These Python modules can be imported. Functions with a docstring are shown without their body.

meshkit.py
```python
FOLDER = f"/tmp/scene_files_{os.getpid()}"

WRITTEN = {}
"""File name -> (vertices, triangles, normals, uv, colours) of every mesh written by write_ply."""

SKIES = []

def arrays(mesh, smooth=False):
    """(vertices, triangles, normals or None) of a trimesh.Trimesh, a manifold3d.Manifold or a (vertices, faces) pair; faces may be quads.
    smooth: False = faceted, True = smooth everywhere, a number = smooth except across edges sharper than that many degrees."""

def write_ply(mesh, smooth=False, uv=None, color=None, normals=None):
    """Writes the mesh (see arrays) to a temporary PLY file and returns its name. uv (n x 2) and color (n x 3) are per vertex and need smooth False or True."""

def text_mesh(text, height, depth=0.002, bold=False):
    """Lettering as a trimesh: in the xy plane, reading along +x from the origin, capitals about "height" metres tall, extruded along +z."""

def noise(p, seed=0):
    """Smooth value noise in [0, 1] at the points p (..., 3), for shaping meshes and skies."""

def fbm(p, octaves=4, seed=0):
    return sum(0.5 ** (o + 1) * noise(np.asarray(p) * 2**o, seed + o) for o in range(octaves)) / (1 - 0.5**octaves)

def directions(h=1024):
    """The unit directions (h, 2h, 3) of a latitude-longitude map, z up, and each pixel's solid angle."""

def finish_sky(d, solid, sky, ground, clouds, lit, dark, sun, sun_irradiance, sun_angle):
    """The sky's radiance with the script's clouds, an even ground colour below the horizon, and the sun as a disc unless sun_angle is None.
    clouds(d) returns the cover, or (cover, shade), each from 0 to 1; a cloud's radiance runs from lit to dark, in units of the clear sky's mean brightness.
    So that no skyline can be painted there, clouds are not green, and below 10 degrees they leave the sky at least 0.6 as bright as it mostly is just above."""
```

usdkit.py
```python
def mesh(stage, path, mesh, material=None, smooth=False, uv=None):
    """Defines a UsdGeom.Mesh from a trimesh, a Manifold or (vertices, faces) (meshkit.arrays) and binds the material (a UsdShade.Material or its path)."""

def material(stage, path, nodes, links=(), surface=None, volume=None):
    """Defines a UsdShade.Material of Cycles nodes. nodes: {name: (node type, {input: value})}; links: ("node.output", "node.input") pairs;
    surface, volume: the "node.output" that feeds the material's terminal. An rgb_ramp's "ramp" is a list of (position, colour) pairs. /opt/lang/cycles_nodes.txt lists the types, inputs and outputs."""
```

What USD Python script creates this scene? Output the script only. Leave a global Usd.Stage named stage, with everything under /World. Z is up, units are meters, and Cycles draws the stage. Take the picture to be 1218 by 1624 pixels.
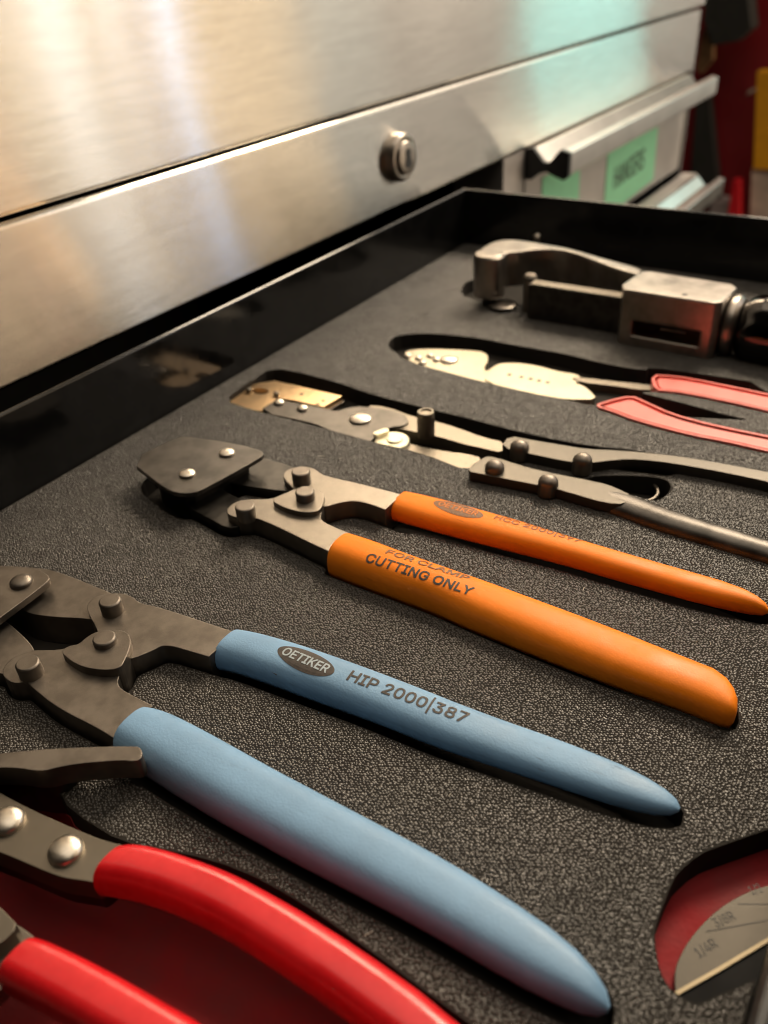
import math, random
import numpy as np
import trimesh, manifold3d
from shapely.geometry import Polygon, LineString, Point, box as sbox
from shapely.ops import unary_union
from shapely import affinity
from pxr import Usd, UsdGeom, UsdLux, UsdShade, Gf, Sdf
import usdkit, meshkit

random.seed(7)
stage = Usd.Stage.CreateInMemory()
UsdGeom.SetStageUpAxis(stage, UsdGeom.Tokens.z)
UsdGeom.SetStageMetersPerUnit(stage, 1.0)
UsdGeom.Xform.Define(stage, '/World')
UsdGeom.Scope.Define(stage, '/World/Looks')

# ------------------------------------------------------------------ camera
RIGHT = (0.5474125, -0.8351117, -0.0541111)
UP = (0.4915458, 0.2685291, 0.8284171)
FWD = (0.6772904, 0.4800840, -0.5574918)
EYE = (0.0, 0.0, 0.2)
cam = UsdGeom.Camera.Define(stage, '/World/camera')
cam.AddTransformOp().Set(Gf.Matrix4d(*RIGHT, 0, *UP, 0, *[-c for c in FWD], 0, *EYE, 1))
cam.CreateHorizontalApertureAttr(24.0)
cam.CreateVerticalApertureAttr(32.0)
cam.CreateFocalLengthAttr(24.0 * 1349.6 / 1218.0)
cam.CreateClippingRangeAttr(Gf.Vec2f(0.01, 100))
cam.CreateFStopAttr(9.0)
cam.CreateFocusDistanceAttr(0.285)
cam.CreateExposureAttr(0.1)

# ------------------------------------------------------------------ workshop lamp, lit room, and unseen lights added for fill and streaks
def rect_lamp(name, loc, target, w, h, colour, power):
    path, k = '/World/' + name, 0
    while stage.GetPrimAtPath(path): k += 1; path = f'/World/{name}_{k:03d}'
    L = UsdLux.RectLight.Define(stage, path)
    L.CreateWidthAttr(w); L.CreateHeightAttr(h)
    L.CreateColorAttr(Gf.Vec3f(*colour)); L.CreateIntensityAttr(power)
    z = np.array(loc, float) - np.array(target, float); z /= np.linalg.norm(z)
    x = np.cross([0, 0, 1], z)
    if np.linalg.norm(x) < 1e-6: x = np.array([1.0, 0, 0])
    x /= np.linalg.norm(x); y = np.cross(z, x)
    L.AddTransformOp().Set(Gf.Matrix4d(*x, 0, *y, 0, *z, 0, *loc, 1))
    return L
rect_lamp('overhead_fill', (.40, -.15, 1.8), (.40, -.149, 0), 1.6, 1.9, (1.0, .87, .70), 1.6)  # soft fill, added unseen overhead to lighten foam and tool tops
rect_lamp('far_sheen_fill', (2.3, 0.0, 1.05), (0.35, 0.1, 0), 1.2, .7, (1.0, .86, .70), 2.0)  # added unseen light for sheen on metal tops and right-hand foam
rect_lamp('ceiling_lamp', (1.30, 0.10, 1.0), (0.2, 0.12, 0), 0.50, 0.40, (1.0, 0.83, 0.62), 38.0)
# the bright side of the room behind the viewer, which the brushed steel mirrors: lit walls, windows, and added teal and grey glows at their own bearings
for a, b, col, pw in ((.80, 1.80, (1.0, .75, .50), 1.35), (1.80, 3.30, (1.0, .78, .53), 1.45), (3.30, 11., (1.0, .88, .74), .72)):
    rect_lamp('lit_wall', ((a + b) / 2, -1.9, .75), ((a + b) / 2, 0, .75), b - a, 3.4, col, pw)
def streak_lamp(name, x, c0, c1, rise, dist, height, col, power):
    """a light panel seen from the middle of the steel front, between two bearings along the front"""
    p = np.array([x, .345, .12]); c = (c0 + c1) / 2; s = math.sqrt(1 - c * c); r = math.radians(rise)
    rect_lamp(name, tuple(p + dist * np.array([c, -s * math.cos(r), s * math.sin(r)])), tuple(p), dist * (c1 - c0) / s, height, col, power)
streak_lamp('window', .262, .580, .622, 20, 1.5, .80, (.62, .80, 1.0), 2.2)
streak_lamp('window', .285, .625, .655, 20, 1.5, .80, (.82, .90, 1.0), 1.2)
streak_lamp('narrow_window', .325, .672, .688, 20, 1.5, .80, (.30, .55, 1.0), 5.5)
streak_lamp('grey_glow', .465, .765, .83, 20, 1.5, .60, (.80, 1.0, .95), .4)  # faint glow added for the grey-green streak in the steel, no window
streak_lamp('teal_glow', .86, .890, .955, 12, 1.8, .60, (.24, .98, .95), 1.25)  # unseen glow added for the teal reflection in the steel, not a window

# ------------------------------------------------------------------ traced outlines of the tools, millimetres on their own planes
DATA = {
    'b_arm_up': [[128.41,289.55],[133.4,280.62],[140.16,265.5],[142.5,256.33],[143.27,237.56],[143.88,226.28],[140.33,217.37],[131.55,215.75],[129.89,223.69],[123.04,237.4],[119.83,248.21],[122.32,265.34],[117.52,273.83]],
    'b_arm_lo': [[112.43,266.48],[112.72,252.1],[113.62,248.83],[109.28,225.85],[102.9,223.37],[97.89,223.31],[95.75,227.01],[93.19,238.69]],
    'b_cover': [[123.25,278.9],[129.31,272.01],[134.09,261.5],[135.21,255.6],[134.49,248.83],[131.3,247.03],[110.05,245.45],[99.74,244.95]],
    'b_lev_up': [[130.69,224.11],[133.2,227.46],[136.76,228.25],[140.41,225.72],[143.48,220.84],[143.64,216.09],[142.3,211.43],[144.17,204.67],[145.95,189.75],[147.77,172.36],[148.94,162.23],[137.05,162.08],[135.53,171.71],[134.35,178.51],[133.41,184.67],[131.55,188.67],[128.03,189.48],[120.34,193.17],[118.97,200.71],[125.95,213.34]],
    'b_lev_lo': [[94.65,223.88],[97.37,226.35],[101.09,227.24],[105.48,225.61],[107.63,222.64],[111.69,215.59],[120.5,210.22],[125.38,200.18],[119.29,194.26],[113.34,190.28],[110.4,187.76],[108.9,184.28],[109.29,171.37],[109.26,161.91],[94.97,160.28],[95.15,171.46],[95.36,178.24],[94.48,195.91],[96.14,210.23],[96.91,214.39],[93.87,217.54]],
    'b_boss': [[110.05,211.76],[112.66,211.4],[114.61,209.05],[119.09,209.65],[122.85,208.53],[126.36,203.18],[126.74,199.4],[125.02,196.24],[122.17,193.67],[117.13,190.74],[114.6,189.42],[111.8,192.15],[109.18,198.8],[108.8,204.43],[109.46,209.09]],
    'b_bolts': [[134.91,216.39],[120.22,202.5],[99.4,215.55],[126.6,255.29]],
    'o_arm_up': [[234.5,250.57],[247.98,249.09],[248.52,242.0],[249.5,225.36],[243.68,216.36],[233.17,211.61],[230.57,216.42],[225.8,234.56],[224.62,243.57]],
    'o_arm_lo': [[202.76,247.09],[223.24,251.65],[218.09,239.51],[216.66,226.59],[213.05,218.26],[202.31,214.09],[197.17,218.85],[199.12,229.26],[200.5,241.26]],
    'o_lev_up': [[234.69,218.08],[238.38,220.79],[242.48,220.12],[246.18,216.01],[246.55,211.09],[244.16,205.87],[244.01,200.71],[245.39,190.14],[246.34,177.96],[247.06,166.0],[247.17,154.02],[234.72,154.52],[235.51,164.67],[235.94,171.03],[235.76,178.66],[233.79,182.78],[230.46,185.96],[224.53,189.58],[223.29,196.7],[230.55,209.81]],
    'o_lev_lo': [[201.87,221.55],[204.72,223.51],[210.05,223.51],[213.83,219.04],[217.94,211.46],[226.49,208.28],[230.9,197.59],[229.26,193.1],[225.31,190.56],[217.27,186.37],[215.29,184.26],[214.02,178.68],[213.44,167.7],[212.04,156.52],[199.11,157.64],[201.2,169.26],[201.76,177.13],[204.12,194.46],[205.33,210.5],[202.62,213.58],[201.01,217.22]],
    'o_boss': [[215.72,208.8],[220.55,207.33],[223.23,206.15],[227.2,205.14],[230.18,198.36],[229.8,194.01],[228.24,191.89],[220.08,187.54],[217.05,188.41],[214.61,192.87],[213.96,198.77],[214.37,203.98]],
    'o_bolts': [[235.24,208.92],[223.03,197.22],[202.96,212.41]],
    'o_cover': [[207.66,284.32],[233.61,280.95],[236.39,275.64],[239.0,264.31],[241.35,252.06],[242.43,240.87],[241.54,235.1],[237.65,233.64],[206.05,238.17],[201.87,239.55],[198.88,243.82],[197.98,249.28],[199.91,258.66]],
    'o_rivets': [[233.16,249.44],[211.1,252.55]],
    'c_tan': [[296.04,313.99],[306.58,314.33],[321.88,308.13],[327.83,301.7],[328.74,279.17],[329.53,256.49],[314.45,257.83],[313.37,277.95],[311.7,287.39],[296.73,282.57],[293.92,288.8]],
    'c_hole': [[313.87,300.8]],
    'c_plate': [[291.21,282.91],[306.72,283.0],[308.94,267.85],[310.23,252.44],[310.43,245.57],[316.63,243.06],[321.83,236.8],[325.5,214.41],[315.65,204.38],[307.17,213.65],[296.71,213.16],[290.17,212.4],[292.6,239.88],[294.51,248.65]],
    'c_rivets': [[303.75,278.81],[304.09,263.22],[308.78,229.69]],
    'c_pins': [[309.88,305.42],[313.15,288.41],[321.37,277.66],[320.27,262.05],[315.66,262.22]],
    'c_arm_up': [[325.01,237.63],[328.38,227.15],[325.12,207.1],[326.23,194.08],[325.21,181.97],[322.51,166.79],[323.26,155.54],[313.36,152.21],[313.19,161.89],[312.35,171.44],[312.89,178.54],[313.09,186.44],[312.2,198.29],[310.93,211.13],[305.93,218.99],[309.23,226.87]],
    'c_arm_lo': [[293.02,213.09],[300.77,198.35],[300.87,194.88],[301.53,183.98],[303.11,174.7],[305.24,167.54],[305.5,157.86],[292.49,155.76],[291.1,159.79],[291.83,171.58],[292.23,192.13],[291.12,203.72]],
    'c_disc': [[296.93,202.91]],
    'c_knurl': [[312.43,193.13]],
    'c_nuts': [[308.52,141.42],[287.57,143.22],[310.53,112.19],[287.2,117.83]],
    'c_han_up': [[306.63,149.99],[318.51,151.64],[319.69,140.09],[321.56,127.47],[323.38,115.15],[328.93,102.45],[335.71,80.21],[338.41,61.45],[340.49,41.63],[339.81,18.39],[331.02,16.82],[332.65,39.83],[331.34,59.51],[329.11,78.12],[325.5,91.92],[321.39,99.64],[311.7,110.41],[309.0,118.79],[307.83,134.56]],
    'c_han_lo_flat': [[281.39,152.91],[285.37,154.05],[293.08,152.95],[296.85,151.85],[297.76,147.54],[297.33,142.83],[296.31,127.03],[299.73,99.5],[298.91,92.74],[296.25,84.49],[288.85,84.67],[285.76,92.09],[286.05,106.94],[286.42,114.39],[284.22,129.86],[282.71,142.06],[281.93,148.28]],
    'c_ring': [[314.54,92.08],[314.39,103.36],[314.77,81.33]],
    'c_pocket': [[291.45,306.91],[308.16,308.29],[323.03,309.72],[333.03,310.07],[337.88,300.31],[337.17,263.75],[333.26,243.13],[332.52,209.72],[332.76,177.94],[331.99,161.99],[332.18,143.22],[334.64,117.78],[340.4,99.17],[342.63,78.58],[327.21,73.79],[322.21,94.08],[317.07,112.16],[310.38,139.31],[288.3,154.66],[292.97,184.29],[290.98,211.96],[291.33,238.34],[289.58,284.53]],
    'c_finger': [[308.51,108.7],[313.15,103.25],[320.02,90.43],[323.13,79.48],[320.03,75.53],[313.72,73.99],[305.48,75.61],[303.72,78.85],[304.53,92.85],[303.3,106.58]],
    's_head': [[397.04,259.9],[403.42,257.3],[410.16,246.14],[413.24,237.21],[417.9,225.05],[419.11,217.41],[414.27,212.02],[406.3,208.48],[398.66,207.17],[394.89,200.78],[383.97,191.33],[379.98,203.6],[381.31,221.09],[383.89,236.89],[387.65,248.64]],
    's_plate': [[393.87,202.7],[402.08,202.53],[408.18,200.72],[412.26,193.91],[414.42,182.37],[412.34,165.66],[413.57,158.66],[412.29,154.51],[406.1,151.5],[402.1,153.84],[402.52,150.02],[398.39,143.51],[389.96,135.85],[384.55,146.46],[382.07,152.5],[381.11,171.42],[382.08,197.98]],
    's_marks': [[396.55,189.57],[396.77,182.39],[396.89,176.83],[396.78,171.79],[396.85,166.87]],
    's_pivot': [[399.34,229.83]],
    's_bits': [[393.44,254.33],[393.41,246.81],[388.76,241.35],[399.3,242.38],[396.12,236.29]],
    's_strap': [[408.02,158.6],[410.27,149.88],[414.06,132.51],[417.97,115.64],[413.28,110.11],[411.99,113.62],[408.97,122.53],[408.25,132.4],[403.98,151.02]],
    's_grip_up': [[419.36,118.22],[422.71,107.94],[424.06,98.64],[423.7,79.67],[423.02,59.82],[421.42,35.3],[400.99,31.52],[404.44,55.55],[405.67,74.88],[405.65,93.1],[404.61,102.17],[401.98,110.67]],
    's_grip_lo': [[371.81,131.24],[380.1,127.19],[391.42,118.78],[387.8,109.85],[381.02,94.65],[378.78,76.28],[379.36,49.79],[380.31,27.7],[366.87,25.21],[364.78,46.44],[365.35,64.15],[363.87,80.53],[366.2,107.87],[369.94,120.43]],
    's_pocket': [[394.91,269.28],[406.63,271.27],[416.34,260.61],[422.42,242.36],[425.24,222.77],[424.91,202.23],[426.12,171.94],[424.83,160.97],[422.94,138.21],[424.95,122.95],[429.83,122.07],[433.36,97.33],[436.03,62.67],[396.08,53.48],[379.26,96.39],[380.11,120.14],[373.76,130.67],[373.67,149.15],[372.72,167.65],[373.67,193.62],[375.5,217.69],[377.17,239.87],[386.44,260.51]],
    's_island': [[402.68,110.98],[405.2,102.22],[406.25,93.14],[406.3,74.88],[405.1,55.51],[403.9,39.99],[392.7,37.75],[393.09,52.75],[392.83,71.29],[395.64,89.94],[397.38,109.19],[398.1,117.16]],
    'r_arm_up': [[63.54,198.05],[64.5,184.85],[64.65,181.53],[65.43,172.24],[66.96,161.0],[68.6,150.35],[69.65,145.44],[71.96,138.46],[60.04,138.07],[58.96,141.5],[56.18,147.74],[54.74,155.17],[53.41,162.98],[52.41,168.17],[50.21,178.58]],
    'r_arm_lo': [[42.66,172.01],[42.7,154.77],[42.35,151.0],[41.99,146.31],[36.63,146.41],[27.68,149.69]],
    'r_arm_lo2': [[40.87,161.42],[43.22,151.26],[43.48,145.53],[42.86,140.77],[33.05,140.64],[23.75,141.53]],
    'r_rivets': [[61.73,152.8],[59.45,174.22]],
    'r_pocket': [[62.45,209.36],[73.14,193.65],[76.03,175.57],[73.11,167.85],[73.76,145.2],[80.17,130.12],[84.46,113.69],[85.55,95.59],[84.74,77.47],[83.64,60.61],[81.84,38.48],[60.7,38.92],[6.68,124.94]],
    'gauge': [[116.25,8.11],[118.42,9.23],[121.98,10.21],[125.96,10.1],[130.75,9.43],[136.17,7.96],[142.22,5.65],[147.57,2.74],[152.14,-0.45],[155.05,-3.22],[160.47,-8.41],[155.43,-15.37],[140.22,-6.63],[126.85,1.43]],
    'g_pocket': [[112.26,4.03],[112.15,6.79],[112.86,9.85],[115.42,12.72],[120.64,15.49],[124.14,16.82],[129.87,17.19],[139.66,17.23],[144.05,16.05],[147.83,14.64],[151.64,12.55],[154.58,10.17],[159.29,6.33],[166.42,0.71],[175.79,-6.98],[155.17,-16.77],[127.92,-8.14],[124.83,-6.36],[119.63,-2.18],[115.93,0.67],[113.13,2.63]],
    'g_line1': [[134.71,6.62],[145.49,-5.42]],
    'g_line2': [[146.17,1.76],[149.85,-4.41]],
    'g_txt': [[127.39,6.01],[134.7,1.79],[137.11,4.55],[143.76,-0.07],[150.39,-0.57],[153.76,-3.45]],
    'k_bar': [[64.24,200.28],[71.13,191.03],[73.58,188.14],[78.2,181.97],[84.85,172.35],[93.27,159.08],[93.65,157.27],[92.97,155.55],[91.1,154.01],[89.47,154.72],[87.72,158.59],[81.0,167.78],[76.96,172.11],[73.0,175.31],[70.17,183.55],[61.59,196.33]],
    'u_arch': [[473.76,251.19],[487.44,255.67],[501.77,255.83],[511.0,251.45],[513.36,241.37],[512.64,229.98],[510.5,209.7],[506.91,197.78],[499.63,179.73],[490.24,150.63],[479.22,148.44],[484.26,164.19],[495.02,182.85],[503.97,200.66],[505.28,213.74],[498.51,225.56],[491.14,230.64],[486.28,237.98],[478.9,235.37],[471.52,237.0],[470.21,243.86]],
    'u_bar': [[482.65,220.84],[483.26,215.85],[482.21,186.73],[478.73,158.27],[473.08,158.05],[474.35,187.41],[473.87,213.56]],
    'u_block': [[455.92,149.77],[480.19,148.86],[487.42,146.28],[485.36,128.11],[479.52,94.94],[468.85,96.68],[452.96,97.6],[453.01,118.02],[454.2,134.12]],
    'u_hole': [[458.5,116.62]],
    'u_knob': [[470.86,98.73],[459.06,71.34]],
    'u_pocket': [[493.58,274.49],[513.61,279.58],[540.66,264.86],[564.69,227.39],[565.09,177.26],[531.74,84.69],[524.15,54.49],[462.62,43.07],[465.6,69.49],[466.17,99.06],[464.39,125.03],[468.68,152.64],[485.76,162.93],[487.63,198.68],[488.38,220.72],[481.57,249.03],[482.05,264.76]],
    'blue_sliver': [[107.16,4.54],[111.75,-1.61],[108.53,-4.48],[103.61,3.45]],
}

def pts(name): return np.array(DATA[name]) / 1000.0
def chaikin(p, n=2):
    p = np.asarray(p, float)
    for _ in range(n):
        q = np.roll(p, -1, 0)
        p = np.stack([p * .75 + q * .25, p * .25 + q * .75], 1).reshape(-1, 2)
    return p
def poly(name, n=2, grow=0):
    p = pts(name) if isinstance(name, str) else np.asarray(name)
    g = Polygon(chaikin(p, n) if n else p).buffer(0)
    if g.geom_type != 'Polygon': g = max(g.geoms, key=lambda a: a.area)
    return g.buffer(grow) if grow else g

# ------------------------------------------------------------------ materials
def MAT(name, nodes, links, surface='p.BSDF'):
    return usdkit.material(stage, '/World/Looks/' + name, nodes, links, surface=surface)
def simple(name, col, rough=.5, metal=0., bevel=.0004, spec=.5, var=.12, scale=60., bump=0., bscale=900., coat=0., rvar=None, col2=None, scuff=None):
    """colour with low-frequency wear, roughness variation, fine grain and rounded edges"""
    rvar = (.04 if metal else .1) if rvar is None else rvar
    c2 = col2 or tuple(max(0, c * (1 - 2 * var)) for c in col)
    n = {'g': ('geometry', {}),
         'n': ('noise_texture', {'scale': scale, 'detail': 5., 'roughness': .6}),
         'r': ('rgb_ramp', {'ramp': [(.35, c2), (.62, col)]}),
         'rr': ('map_range', {'from_min': .3, 'from_max': .7, 'to_min': max(.02, rough - rvar), 'to_max': min(1, rough + rvar), 'clamp': True}),
         'p': ('principled_bsdf', {'metallic': metal, 'specular_ior_level': spec, 'coat_weight': coat, 'coat_roughness': .12})}
    l = [('g.position', 'n.vector'), ('n.fac', 'r.fac'), ('r.color', 'p.base_color'), ('n.fac', 'rr.value'), ('rr.result', 'p.roughness')]
    if scuff:
        n.update({'sm': ('mapping', {'scale': (700., 90., 700.)}), 'sn': ('noise_texture', {'scale': 1., 'detail': 4., 'roughness': .7}), 'sn2': ('noise_texture', {'scale': 38., 'detail': 5., 'roughness': .7}),
                  'sr': ('map_range', {'from_min': .60, 'from_max': .72, 'to_min': 0., 'to_max': .55, 'clamp': True}), 'sr2': ('map_range', {'from_min': .42, 'from_max': .62, 'to_min': .15, 'to_max': 1., 'clamp': True}),
                  'sf': ('math', {'math_type': 'multiply'}), 'sx': ('mix_color', {'b': scuff}), 'ra': ('math', {'math_type': 'multiply_add', 'value2': .35})})
        l.remove(('r.color', 'p.base_color')); l.remove(('rr.result', 'p.roughness'))
        l += [('g.position', 'sm.vector'), ('sm.vector', 'sn.vector'), ('g.position', 'sn2.vector'), ('sn.fac', 'sr.value'), ('sn2.fac', 'sr2.value'), ('sr.result', 'sf.value1'), ('sr2.result', 'sf.value2'),
              ('sf.value', 'sx.fac'), ('r.color', 'sx.a'), ('sx.result', 'p.base_color'), ('sf.value', 'ra.value1'), ('rr.result', 'ra.value3'), ('ra.value', 'p.roughness')]
    last = None
    if bevel:
        n['bv'] = ('bevel', {'radius': bevel, 'samples': 6}); last = 'bv.bevel'
    if bump:
        n['n2'] = ('noise_texture', {'scale': bscale, 'detail': 3.})
        n['bp'] = ('bump', {'strength': 1.0, 'distance': bump})
        l += [('g.position', 'n2.vector'), ('n2.fac', 'bp.height')]
        if last: l.append((last, 'bp.normal'))
        last = 'bp.normal'
    if last: l.append((last, 'p.normal'))
    return MAT(name, n, l)

def foam(name, dark, light, rough=(.24, .40), spec=.5):
    n = {'g': ('geometry', {}), 'big': ('noise_texture', {'scale': 26., 'detail': 6., 'roughness': .65}),
         'rp': ('rgb_ramp', {'ramp': [(.3, dark), (.7, light)]}),
         'rr': ('map_range', {'from_min': .3, 'from_max': .7, 'to_min': rough[0], 'to_max': rough[1], 'clamp': True}),
         'p': ('principled_bsdf', {'specular_ior_level': spec})}
    l = [('g.position', 'big.vector'), ('big.fac', 'rp.fac'), ('rp.color', 'p.base_color'), ('big.fac', 'rr.value'), ('rr.result', 'p.roughness')]
    return MAT(name, n, l)

def brushed(name, col, rough=.075, tilt=1.15, lines=.05):
    """sheet steel brushed along x: its fine horizontal scratches tilt the surface up and down, so what it mirrors is drawn out upright"""
    n = {'g': ('geometry', {}),
         'w': ('white_noise_texture', {}), 'w2': ('white_noise_texture', {}), 'off': ('vector_math', {'math_type': 'add', 'vector2': (3.7, 1.9, 7.3)}),
         'm': ('mapping', {'scale': (16., 30., 900.)}), 'n': ('noise_texture', {'scale': 1., 'detail': 3.}),
         'm2': ('mapping', {'scale': (9., 9., 12.)}), 'n2': ('noise_texture', {'scale': 1., 'detail': 5., 'roughness': .65}),
         'm3': ('mapping', {'scale': (30., 30., 260.)}), 'n3': ('noise_texture', {'scale': 1., 'detail': 4., 'roughness': .6}),
         'mx': ('mix_float', {'fac': .5}),
         'rp': ('rgb_ramp', {'ramp': [(.32, tuple(c * .86 for c in col)), (.68, col)]}),
         'rr': ('map_range', {'from_min': .3, 'from_max': .7, 'to_min': rough - .03, 'to_max': rough + .07, 'clamp': True}),
         'a': ('math', {'math_type': 'add'}), 'b': ('math', {'math_type': 'multiply_add', 'value2': tilt / 2, 'value3': -tilt / 2 - lines / 2}),
         'c': ('math', {'math_type': 'multiply_add', 'value2': lines}), 'z': ('combine_xyz', {'x': 0., 'y': 0.}),
         'v': ('vector_math', {'math_type': 'add'}), 'nn': ('vector_math', {'math_type': 'normalize'}),
         'p': ('principled_bsdf', {'metallic': 1.})}
    l = [('g.position', 'm.vector'), ('m.vector', 'n.vector'), ('g.position', 'm2.vector'), ('m2.vector', 'n2.vector'), ('g.position', 'm3.vector'), ('m3.vector', 'n3.vector'),
         ('n3.fac', 'mx.a'), ('n2.fac', 'mx.b'), ('mx.result', 'rp.fac'), ('rp.color', 'p.base_color'), ('n2.fac', 'rr.value'), ('rr.result', 'p.roughness'),
         ('g.position', 'w.vector'), ('g.position', 'off.vector1'), ('off.vector', 'w2.vector'), ('w.value', 'a.value1'), ('w2.value', 'a.value2'), ('a.value', 'b.value1'),
         ('n.fac', 'c.value1'), ('b.value', 'c.value3'), ('c.value', 'z.z'), ('g.normal', 'v.vector1'), ('z.vector', 'v.vector2'), ('v.vector', 'nn.vector1'), ('nn.vector', 'p.normal')]
    return MAT(name, n, l)

M = {}
M['foam_black'] = foam('foam_black', (.023, .0198, .0165), (.043, .037, .031), (.18, .32), .6)
M['foam_gap_shade'] = foam('foam_gap_shade', (.015, .0132, .0115), (.026, .023, .020), (.8, .9), .15)  # darker copy of the foam: shade between pebbles put into its colour
M['foam_red'] = simple('foam_red', (.24, .006, .009), .8, bump=.0002, bscale=700, bevel=0)
M['stainless'] = brushed('stainless', (.79, .745, .675))
M['aluminium'] = simple('aluminium', (.92, .88, .82), .27, 1., bevel=.0010, var=.01, rvar=.01, scale=20)
M['drawer_white'] = simple('drawer_white', (.40, .37, .35), .42, .35, bevel=.001, var=.05)
M['black_paint'] = simple('black_paint', (.006, .006, .006), .13, 0., bevel=.0006, spec=.5, var=.2, rvar=.05)
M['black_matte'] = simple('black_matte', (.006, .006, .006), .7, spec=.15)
M['black_plastic'] = simple('black_plastic', (.012, .012, .013), .42)
M['blue_grip'] = simple('blue_grip', (.19, .345, .535), .55, bump=.00008, bscale=1300, bevel=0, var=.07, scale=45, scuff=(.075, .10, .13))
M['orange_grip'] = simple('orange_grip', (.90, .225, .005), .50, bump=.00004, bscale=1800, bevel=0, var=.05, spec=.32, scuff=(.30, .075, .01))
M['red_grip'] = simple('red_grip', (.63, .009, .014), .31, bump=.00002, bscale=600, bevel=0, var=.06, coat=.15, scuff=(.28, .03, .03))
M['pink_grip'] = simple('pink_grip', (.80, .16, .13), .42, bevel=.0006, var=.06)
M['dark_steel'] = simple('dark_steel', (.20, .175, .15), .46, 1., bevel=.0005, var=.14, scale=130, bump=.00003, bscale=2500)
M['grey_steel'] = simple('grey_steel', (.215, .19, .16), .44, 1., bevel=.0006, var=.10, scale=160, bump=.00003, bscale=2500)
M['plate_grey'] = simple('plate_grey', (.115, .105, .095), .42, 1., bevel=.0006, var=.22, scale=110)
M['knob_chrome'] = simple('knob_chrome', (.10, .092, .085), .14, 1., bevel=.001, var=.1)
M['black_oxide'] = simple('black_oxide', (.075, .070, .064), .42, 1., bevel=.0006, var=.2, scale=150)
M['bright_steel'] = simple('bright_steel', (.18, .158, .128), .42, 1., bevel=.0004, var=.04, scale=110, bump=.000006, bscale=1800)
M['blade_steel'] = simple('blade_steel', (.37, .335, .26), .40, 1., bevel=.0004, var=.04, scale=110)
M['mid_steel'] = simple('mid_steel', (.085, .077, .066), .40, 1., bevel=.0007, var=.06, scale=120, bump=.000008, bscale=1800)
M['rivet_steel'] = simple('rivet_steel', (.62, .56, .48), .36, 1., bevel=0, var=.08, scale=300)
M['plate_warm_reflection'] = simple('plate_warm_reflection', (.86, .60, .34), .38, 1., bevel=.0003, var=.06)  # steel tinted tan: a warm reflection put into the base colour
M['cream_disc'] = simple('cream_disc', (.86, .80, .60), .42, .6, bevel=.0004, var=.05)
M['chrome'] = simple('chrome', (.34, .305, .27), .33, 1., bevel=.0025, var=.05, rvar=.05)
M['gauge_steel'] = simple('gauge_steel', (.075, .068, .058), .5, 1., bevel=.0003, var=.07, scale=90, bump=.00001, bscale=2000)
M['gauge_edge'] = simple('gauge_edge', (.20, .165, .11), .4, 1., bevel=0)
M['note_green'] = simple('note_green', (.24, .58, .36), .85, bevel=0, var=.04)
M['dust'] = simple('dust', (.34, .31, .27), .9, bevel=0)
M['ink'] = simple('ink', (.018, .017, .018), .6, bevel=0)
M['print_dark'] = simple('print_dark', (.060, .046, .038), .62, bevel=0, var=.3, scale=500)
M['print_worn'] = simple('print_worn', (.34, .105, .012), .55, bevel=0, var=.25, scale=700)
M['print_faded'] = simple('print_faded', (.24, .10, .028), .55, bevel=0, var=.3, scale=700)
M['logo_letters'] = simple('logo_letters', (.36, .42, .46), .5, bevel=0, var=.1)
M['logo_letters_worn'] = simple('logo_letters_worn', (.62, .17, .012), .5, bevel=0, var=.1)
M['red_paint'] = simple('red_paint', (.23, .012, .016), .38, bevel=.003, var=.06, scale=5)
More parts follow.
